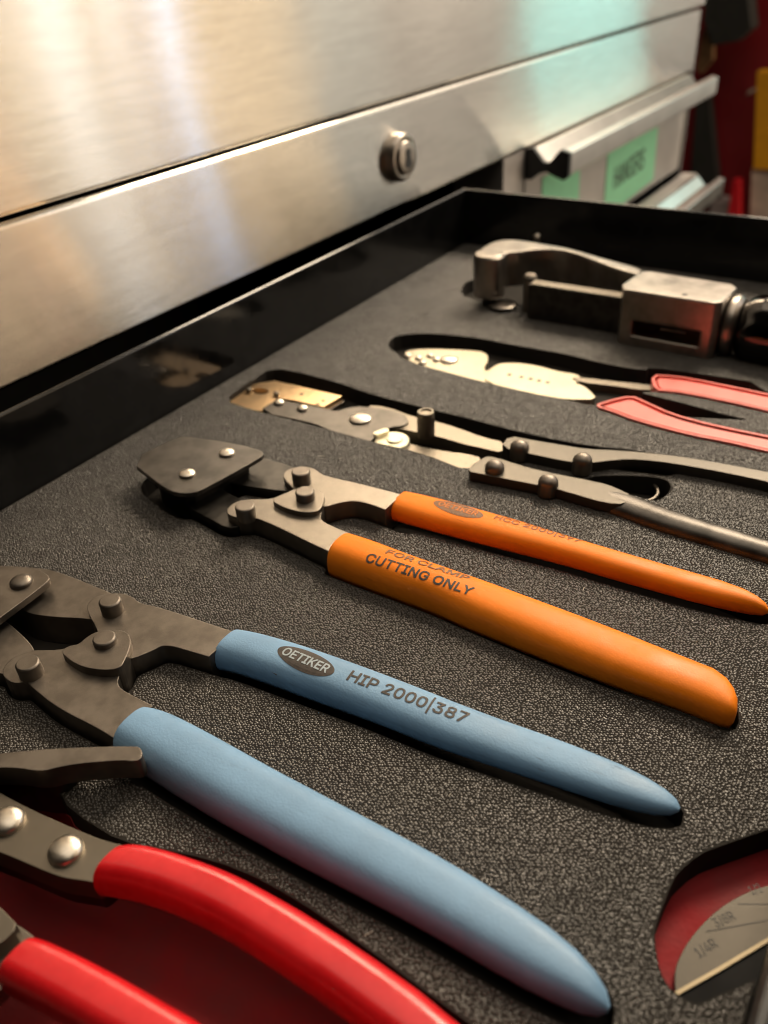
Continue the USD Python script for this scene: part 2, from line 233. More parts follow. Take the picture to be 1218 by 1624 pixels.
M['red_plastic'] = simple('red_plastic', (.60, .012, .020), .35, bevel=.003, var=.05)
M['yellow_paint'] = simple('yellow_paint', (.80, .36, .010), .45, bevel=.003, var=.05)
M['grey_paint'] = simple('grey_paint', (.36, .29, .28), .55, bevel=.003, var=.1, scale=20)
M['cream_paint'] = simple('cream_paint', (.58, .47, .38), .6, bevel=.002, var=.15, scale=20)
M['rubber'] = simple('rubber', (.026, .025, .021), .55, bevel=.004, var=.1)
M['wood_brown'] = simple('wood_brown', (.30, .16, .07), .6, bevel=.003, var=.2)
M['blue_plastic'] = simple('blue_plastic', (.05, .06, .28), .45, bevel=.001)

# ------------------------------------------------------------------ scene helpers
used = {}
def numbered(parent, name):
    k = (parent, name); i = used.get(k, 0); used[k] = i + 1
    return f'{parent}/{name}' + (f'_{i:03d}' if i else '')
def tag(prim, label=None, cat=None, group=None, kind=None):
    for k, v in (('label', label), ('category', cat), ('group', group), ('kind', kind)):
        if v: prim.SetCustomDataByKey(k, v)
    return prim
class Thing:
    def __init__(s, name, label, cat, loc=(0, 0, 0), group=None):
        s.loc = np.array(loc, float); s.path = numbered('/World', name)
        x = UsdGeom.Xform.Define(stage, s.path); x.AddTranslateOp().Set(Gf.Vec3d(*map(float, loc)))
        tag(x.GetPrim(), label, cat, group)
    def part(s, name, mesh, mat, parent=None, smooth=32, label=None, kind=None):
        v, f, _ = meshkit.arrays(mesh)
        path = numbered(parent or s.path, name)
        usdkit.mesh(stage, path, trimesh.Trimesh(v - s.loc, f, process=False), M[mat], smooth=smooth)
        tag(stage.GetPrimAtPath(path), label, None, None, kind)
        return path
def single(name, mesh, mat, label, cat, group=None, kind=None, smooth=32):
    path = numbered('/World', name)
    usdkit.mesh(stage, path, mesh, M[mat], smooth=smooth)
    return tag(stage.GetPrimAtPath(path), label, cat, group, kind)

def rings_of(g):
    g = [g] if g.geom_type == 'Polygon' else [p for p in g.geoms if p.geom_type == 'Polygon']
    out = []
    for p in g:
        out.append(np.array(p.exterior.coords)[:-1]); out += [np.array(i.coords)[:-1] for i in p.interiors]
    return out
def slab(g, z0, z1):
    """upright plate over a plan outline"""
    k = 1000.0
    cs = manifold3d.CrossSection([r * k for r in rings_of(g)], manifold3d.FillRule.EvenOdd)
    m = cs.extrude((z1 - z0) * k).to_mesh()
    v = np.array(m.vert_properties[:, :3]) / k; v[:, 2] += z0
    return trimesh.Trimesh(v, np.array(m.tri_verts), process=False)
def along_x(g, x0, x1):
    """profile in (y, z) drawn out along x"""
    m = slab(g, x0, x1); v = m.vertices
    return trimesh.Trimesh(np.column_stack([v[:, 2], v[:, 0], v[:, 1]]), m.faces, process=False)
def along_y(g, y0, y1):
    """profile in (x, z) drawn out along y"""
    m = slab(g, y0, y1); v = m.vertices
    return trimesh.Trimesh(np.column_stack([v[:, 0], v[:, 2], v[:, 1]]), m.faces[:, ::-1], process=False)
def bx(x0, x1, y0, y1, z0, z1):
    m = trimesh.creation.box((x1 - x0, y1 - y0, z1 - z0)); m.apply_translation(((x0 + x1) / 2, (y0 + y1) / 2, (z0 + z1) / 2)); return m
def join(*ms): return trimesh.util.concatenate(list(ms))
def lathe(profile, c, axis='z', n=40):
    """profile: (radius, height) pairs from bottom to top, on point c"""
    m = trimesh.creation.revolve(np.array(profile, float), sections=n); v = m.vertices
    if axis == 'y': m = trimesh.Trimesh(np.column_stack([v[:, 0], v[:, 2], -v[:, 1]]), m.faces, process=False)
    if axis == '-y': m = trimesh.Trimesh(np.column_stack([v[:, 0], -v[:, 2], v[:, 1]]), m.faces, process=False)
    if axis == '-x': m = trimesh.Trimesh(np.column_stack([-v[:, 2], v[:, 0], -v[:, 1]]), m.faces, process=False)
    m.apply_translation(c); return m
def pin(xy, r, z0, z1, ch=.0005):
    return lathe([(0, z0), (r, z0), (r, z1 - ch), (r - ch, z1), (0, z1)], (*xy, 0))
def dome(xy, r, z0, h, base=0.0006):
    a = np.linspace(0, math.pi / 2, 9)
    return lathe([(0, z0 - .004), (r, z0 - .004), (r, z0 + base)] + [(r * math.cos(t), z0 + base + h * math.sin(t)) for t in a[1:-1]] + [(0, z0 + base + h)], (*xy, 0))
def loft(rings, cap=True):
    R = np.array(rings); k, n, _ = R.shape; v = R.reshape(-1, 3); f = []
    for i in range(k - 1):
        for j in range(n):
            a, b = i * n + j, i * n + (j + 1) % n
            f += [(a, b, b + n), (a, b + n, a + n)]
    if cap:
        v = np.vstack([v, R[0].mean(0), R[-1].mean(0)]); s0, s1 = k * n, k * n + 1
        f += [(s0, (j + 1) % n, j) for j in range(n)] + [(s1, (k - 1) * n + j, (k - 1) * n + (j + 1) % n) for j in range(n)]
    m = trimesh.Trimesh(v, f, process=False)
    if m.volume < 0: m.invert()
    return m
def tube(path, r, n=10, closed=False):
    p = np.asarray(path, float); k = len(p); rings = []
    for i in range(k):
        t = (p[(i + 1) % k] - p[i - 1]) if closed else (p[min(i + 1, k - 1)] - p[max(i - 1, 0)])
        t /= np.linalg.norm(t); a = np.cross(t, [0, 0, 1.]); a = a / np.linalg.norm(a) if np.linalg.norm(a) > 1e-6 else np.array([1., 0, 0]); b = np.cross(t, a)
        rings.append([p[i] + r * (math.cos(q) * a + math.sin(q) * b) for q in np.linspace(0, 2 * math.pi, n, endpoint=False)])
    if closed: rings.append(rings[0])
    return loft(rings, cap=not closed)
def lettering(text, p0, p1, cap, height_at, lift=.00012, bold=True, thick=.00006):
    """text laid on a surface from p0 to p1, its capitals cap tall"""
    m = meshkit.text_mesh(text, cap, thick, bold)
    m = trimesh.Trimesh(*trimesh.remesh.subdivide_to_size(m.vertices, m.faces, .0012, max_iter=12), process=False)
    v = m.vertices.copy(); p0 = np.array(p0); p1 = np.array(p1); d = p1 - p0; L = np.linalg.norm(d); d /= L; q = np.array([-d[1], d[0]])
    u = (v[:, 0] - v[:, 0].min()) * L / np.ptp(v[:, 0]); xy = p0 + u[:, None] * d + v[:, 1:2] * q
    z = height_at(xy) + lift + v[:, 2]
    return trimesh.Trimesh(np.column_stack([xy, z]), m.faces, process=False)
def decal(g, height_at, lift=.00008):
    m = slab(g, 0, .00005)
    m = trimesh.Trimesh(*trimesh.remesh.subdivide_to_size(m.vertices, m.faces, .0012, max_iter=12), process=False)
    v = m.vertices.copy(); v[:, 2] += height_at(v[:, :2]) + lift
    return trimesh.Trimesh(v, m.faces, process=False)
def ellipse(c, rx, ry): 
    t = np.linspace(0, 2 * math.pi, 48, endpoint=False); return Polygon(np.column_stack([c[0] + rx * np.cos(t), c[1] + ry * np.sin(t)]))

# ------------------------------------------------------------------ tool chest
Y = .345
def rounded(y0, y1, z0, z1, r): return sbox(y0 + r, z0 + r, y1 - r, z1 - r).buffer(r, 6)
chest = Thing('tool_chest', 'brushed stainless steel tool chest with a round lock, standing behind the open drawer', 'tool chest', (.4, .5, -.6))
chest.part('upper_panel', along_x(rounded(Y + .0006, Y + .02, .1095, .62, .0028), -.6, 1.250), 'stainless', smooth=40)
chest.part('lower_panel', along_x(rounded(Y, Y + .02, .0388, .1082, .0032), -.6, 1.2335), 'stainless', smooth=40)
chest.part('corner_post', slab(Polygon([(1.2345, Y + .0006), (1.252, Y + .0006), (1.264, Y + .006), (1.268, Y + .016), (1.268, .75), (1.2345, .75)]), -.6, .1075), 'stainless', smooth=25)
chest.part('frame_post', bx(.700, .7405, Y + .0012, Y + .05, -.6, .0375), 'drawer_white')
chest.part('cabinet_body', join(bx(-.6, 1.233, Y + .021, .75, .042, .61), bx(-.6, 1.233, .72, .75, -.6, .04), bx(.7015, .739, Y + .051, .715, -.6, .04), bx(.742, 1.233, Y + .03, .7, -.6, .0385)), 'black_matte')
lc = (.5307, Y, .0733)
lock = chest.part('lock', lathe([(0, .001), (.0163, .001), (.0163, -.004), (.0150, -.0065), (.0122, -.0068), (.0118, -.0055), (.0112, -.0055), (.0108, -.0085), (.0096, -.0092), (0, -.0092)][::-1], lc, 'y', 48), 'chrome')
slot = Polygon(chaikin([(-.0045, -.0035), (-.003, -.0065), (.003, -.0065), (.0045, -.0035), (.0025, 0), (.0036, .0045), (0, .0068), (-.0036, .0045), (-.0025, 0)], 2))
km = along_y(slot, -.0096, -.0090); km.apply_translation(lc)
chest.part('keyhole', km, 'ink', lock)

# narrow drawers on the right of the chest
def pull_profile(y, z):
    """cross-section of the aluminium pull: two ridges with a valley between"""
    p = [(0, 0), (-.005, .0005), (-.0085, -.0035), (-.0150, -.0105), (-.0225, -.0110), (-.0290, -.0035), (-.0325, .0005), (-.0385, -.001), (-.0385, -.0185), (-.036, -.0205), (-.029, -.0185), (-.020, -.0145), (-.012, -.0165), (-.004, -.0225), (0, -.0225)]
    return Polygon([(y + a, z + b) for a, b in p]).buffer(.0008, 4)
def side_drawer(label, y, ztop, zbot):
    d = Thing('chest_drawer', label, 'drawer', (.98, y, zbot))
    d.part('drawer_front', bx(.7425, 1.2215, y, y + .018, zbot, ztop), 'drawer_white')
    d.part('drawer_box', bx(.752, 1.212, y + .019, y + .32, zbot + .004, ztop - .012), 'black_matte')
    h = d.part('pull_handle', along_x(pull_profile(y - .0008, ztop + .0005), .7475, 1.205), 'aluminium', smooth=35)
    d.part('end_cap', along_x(pull_profile(y - .0008, ztop + .0005).buffer(.0012, 4), .7418, .7470), 'black_plastic', h)
side_drawer('upper narrow drawer with two green notes under its aluminium pull', Y, .0365, -.078)
side_drawer('lower narrow drawer pulled slightly open, only its aluminium pull showing', Y - .027, -.082, -.196)
nt = along_y(Polygon([(.7785, .006), (.870, .0042), (.874, -.066), (.781, -.065)]), Y - .0009, Y - .0003)
single('sticky_note', nt, 'note_green', 'blank green note beneath the black end cap of the pull', 'sticky note')
note = Thing('sticky_note', 'green note with black handwriting, right of the blank green note', 'sticky note', (1.03, Y, -.07))
note.part('paper', along_y(Polygon([(.9475, .008), (1.112, .004), (1.1185, -.0690), (.9505, -.0765)]), Y - .0009, Y - .0003), 'note_green')
tm = meshkit.text_mesh('HANGERS', .024, .0002, False)
tv = tm.vertices.copy(); tv[:, 0] *= .098 / np.ptp(tv[:, 0]); tv[:, 1] += tv[:, 0] * .03
note.part('handwriting', trimesh.Trimesh(np.column_stack([.972 + tv[:, 0], Y - .0012 - tv[:, 2], -.049 + tv[:, 1]]), tm.faces, process=False), 'ink', smooth=False)

# ------------------------------------------------------------------ open drawer
dr = Thing('open_drawer', 'glossy black tool drawer pulled open and lined with tool foam', 'drawer', (.17, .16, -.045))
X1 = .588
dr.part('back_wall', along_x(rounded(.3226, .3252, -.043, .0405, .0012), -.3, X1 - .0003), 'black_paint', smooth=40)
dr.part('side_wall', along_y(rounded(X1, X1 + .0030, -.043, .0407, .0014), -.0066, .3253), 'black_paint', smooth=40)
dr.part('drawer_floor', bx(-.3, X1 - .0005, -.006, .322, -.043, -.0405), 'black_paint')
dr.part('front_wall', bx(-.3, X1 - .0005, -.0085, -.0068, -.0425, .040), 'black_plastic')
dr.part('front_panel', along_x(rounded(-.030, -.0090, -.055, .0402, .0012), -.3, X1 + .01), 'aluminium')
dr.part('slide_rail', bx(.7552, .7585, .398, .5, -.03, .03), 'grey_steel')
dr.part('slide_rail', bx(X1 + .004, X1 + .010, .02, .5, -.028, .006), 'black_paint')
dr.part('wall_screw', lathe([(0, 0), (.0028, 0), (.0028, .0012), (.0016, .0024), (0, .0026)], (X1 - .0002, .2615, .0116), '-x', 20), 'rivet_steel')

# ------------------------------------------------------------------ foam insert with one pocket for each tool
GR = {
 'blue_upper': (.002, [(171, 144.6, 7.3, 6.5), (165.9, 146.2, 7.4, 6.5), (156.8, 147.6, 7.6, 6.5), (147.8, 148.7, 7.8, 6.5), (138.7, 149.6, 7.85, 6.5), (129.7, 150.4, 7.8, 6.5), (120.7, 151.2, 7.7, 6.3), (111.6, 152, 7.6, 6.0), (102.6, 152.5, 7.6, 5.8), (93.5, 152.9, 7.55, 5.5), (84.5, 153.6, 7.4, 5.3), (75.5, 154.5, 7.2, 5.0), (66.4, 155.6, 7.0, 4.8), (57.4, 156.6, 6.85, 4.5), (48.3, 157.4, 6.5, 4.3), (39.3, 158.1, 6.0, 4.0), (32, 158.5, 4.9, 3.7), (27, 158.7, 3.7, 3.1), (23.6, 158.9, 2.2, 2.1), (22, 159, .6, .6)]),
 'blue_lower': (.002, [(170.8, 101.4, 8.2, 8.5), (166, 102.4, 8.9, 8.5), (156.8, 102.4, 9.2, 8.5), (147.7, 102.3, 9.4, 8.5), (138.5, 102.2, 9.4, 8.5), (129.3, 102.1, 9.3, 8.5), (120.1, 102.2, 9.1, 8.3), (110.9, 102.4, 9.1, 8.1), (101.7, 102.6, 9.0, 7.9), (92.5, 102.9, 8.8, 7.7), (83.3, 103.2, 8.6, 7.5), (74.1, 103.5, 8.45, 7.3), (64.9, 103.6, 8.2, 7.1), (55.7, 103.4, 7.95, 6.8), (46.5, 103, 7.6, 6.6), (37.3, 102.5, 6.9, 6.4), (29.5, 101.9, 5.6, 6.0), (24.5, 101.2, 4.2, 5.1), (21, 100.7, 2.5, 3.4), (19.2, 100.3, .7, 1.0)]),
 'orange_upper': (.003, [(166.6, 246.5, 7.2, 5.2), (159.7, 247.1, 7.7, 5.2), (151, 247.7, 7.9, 5.2), (142.3, 248.2, 7.8, 5.2), (133.6, 248.7, 7.6, 5.2), (124.9, 249.2, 7.3, 5.2), (116.3, 249.7, 7.0, 5.1), (107.6, 250.1, 6.5, 5.0), (98.9, 250.4, 6.0, 4.9), (90.2, 250.7, 5.6, 4.8), (81.6, 250.9, 5.5, 4.7), (72.9, 251.1, 5.45, 4.6), (64.2, 251.4, 5.4, 4.5), (55.5, 251.8, 5.35, 4.4), (46.8, 252.2, 5.3, 4.3), (38.2, 252.7, 5.0, 4.2), (30.5, 252.9, 3.9, 4.0), (25.5, 252.6, 2.7, 3.4), (22.2, 252.1, 1.6, 2.3), (20.8, 251.6, .5, .8)]),
 'orange_lower': (.003, [(168.2, 206, 8.4, 8.5), (160.1, 206.2, 8.8, 8.5), (151.2, 206, 8.7, 8.5), (142.3, 205.8, 8.4, 8.5), (133.4, 205.8, 8.2, 8.5), (124.6, 205.8, 8.2, 8.5), (115.7, 205.7, 8.5, 8.3), (106.8, 205.4, 9.1, 8.1), (97.9, 205.2, 9.2, 7.9), (89, 205, 9.4, 7.7), (80.1, 204.8, 9.5, 7.5), (71.2, 204.6, 9.6, 7.3), (62.3, 204.4, 9.5, 7.1), (53.5, 204.2, 9.2, 6.9), (44.6, 204, 8.8, 6.7), (35.7, 203.9, 8.5, 6.5), (28.4, 203.7, 8.2, 6.5), (23.8, 202.5, 7.2, 6.3), (20.8, 200.9, 5.5, 5.9), (18.8, 199.4, 3.4, 4.9), (17.9, 198.6, 1.3, 2.4)]),
 'red_upper': (.004, [(139.7, 65.2, 6.0, 6.6), (137.3, 66.6, 6.3, 7), (132.2, 68.5, 6.2, 7), (127.2, 70, 6.2, 7), (122.1, 71.2, 6.1, 7), (117, 72.2, 6.2, 7), (111.9, 73, 6.35, 7), (106.8, 73.6, 6.35, 7), (101.8, 74, 6.3, 7), (96.7, 74.2, 6.35, 7), (91.6, 74.4, 6.4, 7), (86.5, 74.45, 6.4, 7), (76.4, 74.4, 6.4, 7), (66, 74.1, 6.4, 7), (55, 73.4, 6.4, 7), (40, 71.5, 6.3, 7), (20, 69, 6, 7), (5, 67, 5, 6)]),
 'red_lower': (.004, [(139.3, 36.6, 5.9, 6.6), (136, 37.2, 6.2, 7), (125, 39.0, 6.3, 7), (116, 40.2, 6.3, 7), (107, 41.2, 6.3, 7), (94, 42.6, 6.3, 7), (80, 43.2, 6.3, 7), (60, 43, 6.3, 7), (30, 41, 6.2, 7), (5, 38, 5, 6)]),
}
NP = 2.6
def dense(rows):
    rows = np.array(rows)[::-1]; y = rows[:, 0]; body = np.linspace(y[5], y[-1], 60); yy = np.concatenate([y[:5], body])
    return np.column_stack([yy] + [np.interp(yy, y, rows[:, k]) for k in (1, 2, 3)])[::-1] / 1000.0
def smooth_rows(r):
    r = r.copy()
    for _ in range(6): r[1:-6, 1:] = (r[:-7, 1:] + 2 * r[1:-6, 1:] + r[2:-5, 1:]) / 4
    return r
GD = {k: (z, smooth_rows(dense(r))) for k, (z, r) in GR.items()}
def grip_mesh(key):
    zc, rows = GD[key]; t = np.linspace(0, 2 * math.pi, 56, endpoint=False); c, s = np.cos(t), np.sin(t)
    ex, ez = np.sign(c) * abs(c) ** (2 / NP), np.sign(s) * abs(s) ** (2 / NP)
    rings = []
    y, x, a, b = rows[0]
    for k, dy in ((.80, .0), (.93, .0002), (.985, .0)):   # rounded rim at the open end
        rings.append(np.column_stack([x + (a * k) * ex, np.full(56, y + dy * 0 - (1 - k) * 0), zc + (b * k) * ez]))
    for i, (y, x, a, b) in enumerate(rows):
        rings.append(np.column_stack([x + a * ex, np.full(56, y - .0004 if i == 0 else y), zc + b * ez]))
    return loft(rings)
def grip_top(key):
    zc, rows = GD[key]; r = rows[::-1]
    def f(xy):
        x, a, b = (np.interp(xy[:, 1], r[:, 0], r[:, k]) for k in (1, 2, 3))
        return zc + b * np.maximum(0, 1 - np.minimum(1, abs(xy[:, 0] - x) / a) ** NP) ** (1 / NP)
    return f
def grip_plan(key, m=.0012):
    r = GD[key][1]
    return Polygon(np.vstack([np.column_stack([r[:, 1] + r[:, 2], r[:, 0]]), np.column_stack([r[:, 1] - r[:, 2], r[:, 0]])[::-1]])).buffer(m)

pockets = [
    unary_union([poly(k).buffer(.0016) for k in ('b_arm_up', 'b_arm_lo', 'b_lev_up', 'b_lev_lo', 'b_boss', 'b_cover')] + [grip_plan('blue_upper'), grip_plan('blue_lower')] + [affinity.translate(grip_plan(k), -.0022, -.0004) for k in ('blue_upper', 'blue_lower')]).buffer(.003).buffer(-.003),  # widened on one side of the grips: dark gap stands for contact shadow
    unary_union([poly(k).buffer(.0015) for k in ('o_arm_up', 'o_arm_lo', 'o_lev_up', 'o_lev_lo', 'o_boss', 'o_cover')] + [grip_plan('orange_upper'), grip_plan('orange_lower')] + [affinity.translate(grip_plan('orange_upper'), -.0018, 0)]).buffer(.003).buffer(-.003),  # upper orange grip: pocket widened so a dark gap stands for its shadow
    poly('c_pocket', 1), poly('c_finger'), poly('s_pocket', 1).difference(poly('s_island', 1)), poly('r_pocket', 1), poly('g_pocket', 2), poly('u_pocket', 2),
    # gap between the pliers' jaws, floored black below to stand for shadow
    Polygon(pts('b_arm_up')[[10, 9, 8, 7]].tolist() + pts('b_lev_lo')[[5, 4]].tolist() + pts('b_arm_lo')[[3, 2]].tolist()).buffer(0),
]
RX0, RX1, RY0, RY1 = -.2995, X1 - .0004, -.0064, .3222
sheet = sbox(RX0, RY0, RX1, RY1).difference(unary_union([p.buffer(0) for p in pockets]))
sheet = sheet.simplify(.00008)
insert = Thing('foam_insert', 'two-layer tool foam, black pebbled top over red, cut with tool-shaped pockets', 'foam insert', (.15, .16, -.04))
insert.part('top_sheet', slab(sheet, -.0095, 0), 'foam_gap_shade', smooth=False)
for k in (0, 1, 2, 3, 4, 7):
    insert.part('pocket_floor', slab(unary_union([pockets[k].buffer(0)] + ([pockets[8]] if k == 0 else [])).buffer(.004).intersection(sbox(RX0, RY0, RX1, RY1)).difference(pockets[5].buffer(.001)).difference(pockets[6].buffer(.001)), -.0095, -.00875), 'foam_gap_shade', smooth=False)  # black sheets over the red base; between the jaws they paint shadow
# the pebbled grain of the foam's skin: far too many to count
rg = np.random.default_rng(11)
gp = .00096
gx, gy = np.meshgrid(np.arange(-.02, RX1, gp), np.arange(RY0, RY1, gp * .866))
gx = gx + (np.arange(gx.shape[0])[:, None] % 2) * gp / 2
P2 = np.column_stack([gx.ravel(), gy.ravel()]) + rg.uniform(-.30, .30, (gx.size, 2)) * gp
import shapely
P2 = P2[shapely.contains_xy(sheet.buffer(-.00045), P2[:, 0], P2[:, 1])]
pi = UsdGeom.PointInstancer.Define(stage, insert.path + '/pebble_grain')
pi.GetPrim().SetCustomDataByKey('kind', 'stuff')
aa = np.linspace(0, 2 * math.pi, 9)[:-1]
pv = [(0, 0, .42)] + [(.50 * math.cos(t), .50 * math.sin(t), .34) for t in aa] + [(.85 * math.cos(t + .39), .85 * math.sin(t + .39), .15) for t in aa] + [(1.0 * math.cos(t), 1.0 * math.sin(t), -.12) for t in aa]
pf = [(0, 1 + k, 1 + (k + 1) % 8) for k in range(8)]
for k in range(8):
    a, b, c, d = 1 + k, 1 + (k + 1) % 8, 9 + k, 9 + (k + 1) % 8
    pf += [(a, c, b), (b, c, d)]
    a, b, c, d = 9 + k, 9 + (k + 1) % 8, 17 + (k + 1) % 8, 17 + (k + 2) % 8
    pf += [(a, c, b), (b, c, d)]
usdkit.mesh(stage, insert.path + '/pebble_grain/pebble', trimesh.Trimesh(np.array(pv) * .00050, pf, process=False), M['foam_black'], smooth=True)
pi.CreatePrototypesRel().AddTarget(insert.path + '/pebble_grain/pebble')
N = len(P2)
pi.CreateProtoIndicesAttr([0] * N)
from pxr import Vt
pi.CreatePositionsAttr(Vt.Vec3fArray.FromNumpy((np.column_stack([P2, np.full(N, .00002)]) - insert.loc).astype(np.float32)))
sc = rg.uniform(.72, 1.12, (N, 1)) * np.column_stack([rg.uniform(.8, 1.2, N), rg.uniform(.8, 1.2, N), rg.uniform(.75, 1.25, N)])
pi.CreateScalesAttr(Vt.Vec3fArray.FromNumpy(sc.astype(np.float32)))
qa = rg.uniform(0, math.pi, N)
pi.CreateOrientationsAttr(Vt.QuathArray([Gf.Quath(float(math.cos(t)), 0., 0., float(math.sin(t))) for t in qa]))
dust = []
k = 0
while k < 150:
    c = np.array([rg.uniform(0, .45), rg.uniform(0, .31)])
    if not shapely.contains_xy(sheet.buffer(-.001), *c): continue
    a, L, w = rg.uniform(0, 6.28), rg.uniform(.0002, .0007) * (3 if k % 12 == 0 else 1), rg.uniform(.00008, .00016)
    d = np.array([math.cos(a), math.sin(a)]); e = np.array([-d[1], d[0]])
    m = slab(Polygon([c - d * L - e * w, c + d * L - e * w * .5, c + d * L * .8 + e * w, c - d * L * .7 + e * w]), .00022, .00034)
    dust.append(m); k += 1
insert.part('dust_specks', join(*dust), 'dust', smooth=False, kind='stuff')
insert.part('base_sheet', join(slab(sbox(RX0, RY0, RX1, RY1).difference(pockets[5].buffer(-.0003)), -.0262, -.0096), bx(RX0, RX1, RY0, RY1, -.040, -.0264)), 'foam_red', smooth=False)

# ------------------------------------------------------------------ clamp pliers with two dipped grips
def pliers(name, pre, label, gu, gl, gmat, metal, ztop, zboss, zbolt, rb, arm_mat, loc):
    t = Thing(name, label, 'pliers', loc)
    t.part('jaw_arm', slab(poly(pre + '_arm_up'), -.0085, .0045 if pre == 'b' else .004), arm_mat)
    t.part('jaw_arm', slab(poly(pre + '_arm_lo'), -.0085, .0044 if pre == 'b' else .0039), arm_mat)
    for k, gk, z0, z1 in (('_lev_up', gu, -.004, ztop), ('_lev_lo', gl, -.005, ztop + .0002)):
        zc, rows = GD[gk]; y, x, a, b = rows[2]
        lv = t.part('lever', slab(poly(pre + k, 2, .0006).intersection(sbox(-1, rows[0][0] - .0006, 1, 1)), z0, z1), metal)
        t.part('tang', bx(x - a * .6, x + a * .6, y - .02, rows[0][0] - .0002, zc - b * .5, zc + b * .5), metal, lv)
    t.part('pivot_boss', slab(poly(pre + '_boss', 2, .0006), -.003, zboss), metal)
    b = pts(pre + '_bolts')
    for i in range(3): t.part('pivot_bolt', pin(b[i], rb, ztop - .0005, zbolt + (.0003 if i == 1 else 0)), metal if pre == 'b' else 'dark_steel')
    gm = [t.part('grip', grip_mesh(k), gmat, smooth=50) for k in (gu, gl)]
    return t, gm
bl, (bgu, bgl) = pliers('clamp_pliers', 'b', 'dark steel clamp pliers with light blue grips, between the orange and the red pair', 'blue_upper', 'blue_lower', 'blue_grip', 'dark_steel', .007, .0105, .0125, .0039, 'dark_steel', (.125, .15, -.0088))
bl.part('cover_plate', slab(poly('b_cover'), .0078, .0105), 'dark_steel')
bl.part('rivet', dome(pts('b_bolts')[3], .0042, .0105, .0020), 'dark_steel', smooth=60)
top = grip_top('blue_upper')
lg = bl.part('maker_badge', decal(ellipse((.1487, .1402), .0042, .0112), top), 'print_dark', bgu, smooth=False)
bl.part('badge_lettering', lettering('OETIKER', (.1470, .1492), (.1474, .1312), .0034, top, .0002), 'logo_letters', bgu, smooth=False)
bl.part('size_lettering', lettering('HIP 2000|387', (.1485, .1240), (.1523, .0838), .0042, top), 'print_dark', bgu, smooth=False)

og, (ogu, ogl) = pliers('clamp_pliers', 'o', 'clamp cutting pliers with orange grips and a riveted grey plate over the jaws', 'orange_upper', 'orange_lower', 'orange_grip', 'grey_steel', .008, .0105, .0140, .0040, 'black_oxide', (.225, .15, -.0088))
og.part('jaw_plate', slab(poly('o_cover', 1, .0003), .0105, .0125), 'plate_grey')
og.part('jaw_block', slab(poly('o_cover').buffer(-.006), -.008, .0104), 'black_oxide')
for r in pts('o_rivets'): og.part('rivet', dome(r, .0036, .0125, .0012), 'rivet_steel', smooth=60)
lt = lambda xy: np.full(len(xy), .0125)
top = grip_top('orange_upper')
og.part('maker_badge', decal(ellipse((.2492, .1400), .0040, .0112), top), 'print_faded', ogu, smooth=False)
og.part('badge_lettering', lettering('OETIKER', (.2476, .1488), (.2482, .1314), .0031, top, .0002), 'logo_letters_worn', ogu, smooth=False)
og.part('size_lettering', lettering('HCC 2000|397', (.2500, .1245), (.2520, .0890), .0030, top), 'print_worn', ogu, smooth=False, label='almost rubbed off print')
top = grip_top('orange_lower')
og.part('use_lettering', lettering('FOR CLAMP', (.2063, .1470), (.2075, .1130), .0029, top), 'print_faded', ogl, smooth=False)
og.part('use_lettering', lettering('CUTTING ONLY', (.1999, .1520), (.2012, .1085), .0037, top), 'print_dark', ogl, smooth=False)

# ------------------------------------------------------------------ red pliers in front
rp = Thing('slip_pliers', 'riveted steel pliers with glossy bright red grips, nearest the viewer', 'pliers', (.055, .12, -.0088))
rp.part('arm', slab(poly('r_arm_up', 2), -.001, .0062), 'bright_steel')
rp.part('arm', slab(poly('r_arm_lo', 1), .001, .0062), 'bright_steel')
rp.part('arm_backing', slab(poly('r_arm_lo2', 1), -.004, .0009), 'grey_steel')
rp.part('arm_backing', slab(poly('r_arm_up', 2).buffer(-.0006), -.006, -.0011), 'black_oxide')
for r in pts('r_rivets'): rp.part('rivet', dome(r, .0047, .0062, .0026), 'rivet_steel', smooth=60)
for k in ('red_upper', 'red_lower'): rp.part('grip', grip_mesh(k), 'red_grip', smooth=50)

# ------------------------------------------------------------------ black lever bar
kb = Thing('lever_bar', 'short black steel lever bar with a rounded end beside the blue grip', 'lever', (.07, .19, -.0088))
kb.part('bar', slab(poly('k_bar'), .0045, .012), 'dark_steel')
kb.part('bar_root', slab(poly('k_bar').intersection(sbox(-1, .172, 1, 1)).buffer(-.0012), -.0087, .0034), 'black_oxide')

# ------------------------------------------------------------------ ratchet crimper
cr = Thing('ratchet_crimper', 'all-steel ratchet crimper with a die plate tinted by a painted warm reflection, domed nuts and a knurled knob', 'crimper', (.3, .2, -.0088))
hole = ellipse(pts('c_hole')[0], .0035, .0052)
die = cr.part('die_plate', slab(poly('c_tan', 0).difference(hole), -.0060, -.003), 'plate_warm_reflection')
for p in pts('c_pins')[:2]: cr.part('stud', pin(p, .0016, -.0065, -.0005), 'bright_steel', die)
for p in pts('c_pins')[2:]: cr.part('die_hole', pin(p, .0011, -.0058, -.00285, .0001), 'ink', die)
cr.part('die_backing', slab(poly('c_tan', 0).buffer(.001), -.0088, -.0061), 'dark_steel')
cp = cr.part('side_plate', slab(poly('c_plate', 1), -.0040, -.001), 'plate_grey')
for p, r in zip(pts('c_rivets'), (.0030, .0030, .0058)): cr.part('rivet', dome(p, r, -.001, .0016), 'rivet_steel', cp, smooth=60)
cr.part('link_arm', slab(poly('c_arm_up', 1), -.0085, -.0020), 'bright_steel')
cr.part('link_arm', slab(poly('c_arm_lo', 1), -.0085, -.0022), 'bright_steel')
dc = pts('c_disc')[0]
ds = cr.part('ratchet_disc', pin(dc, .0085, -.0070, .0), 'cream_disc')
cr.part('disc_screw', pin(dc + [.0003, -.0012], .0038, .0001, .0009), 'cream_disc', ds)
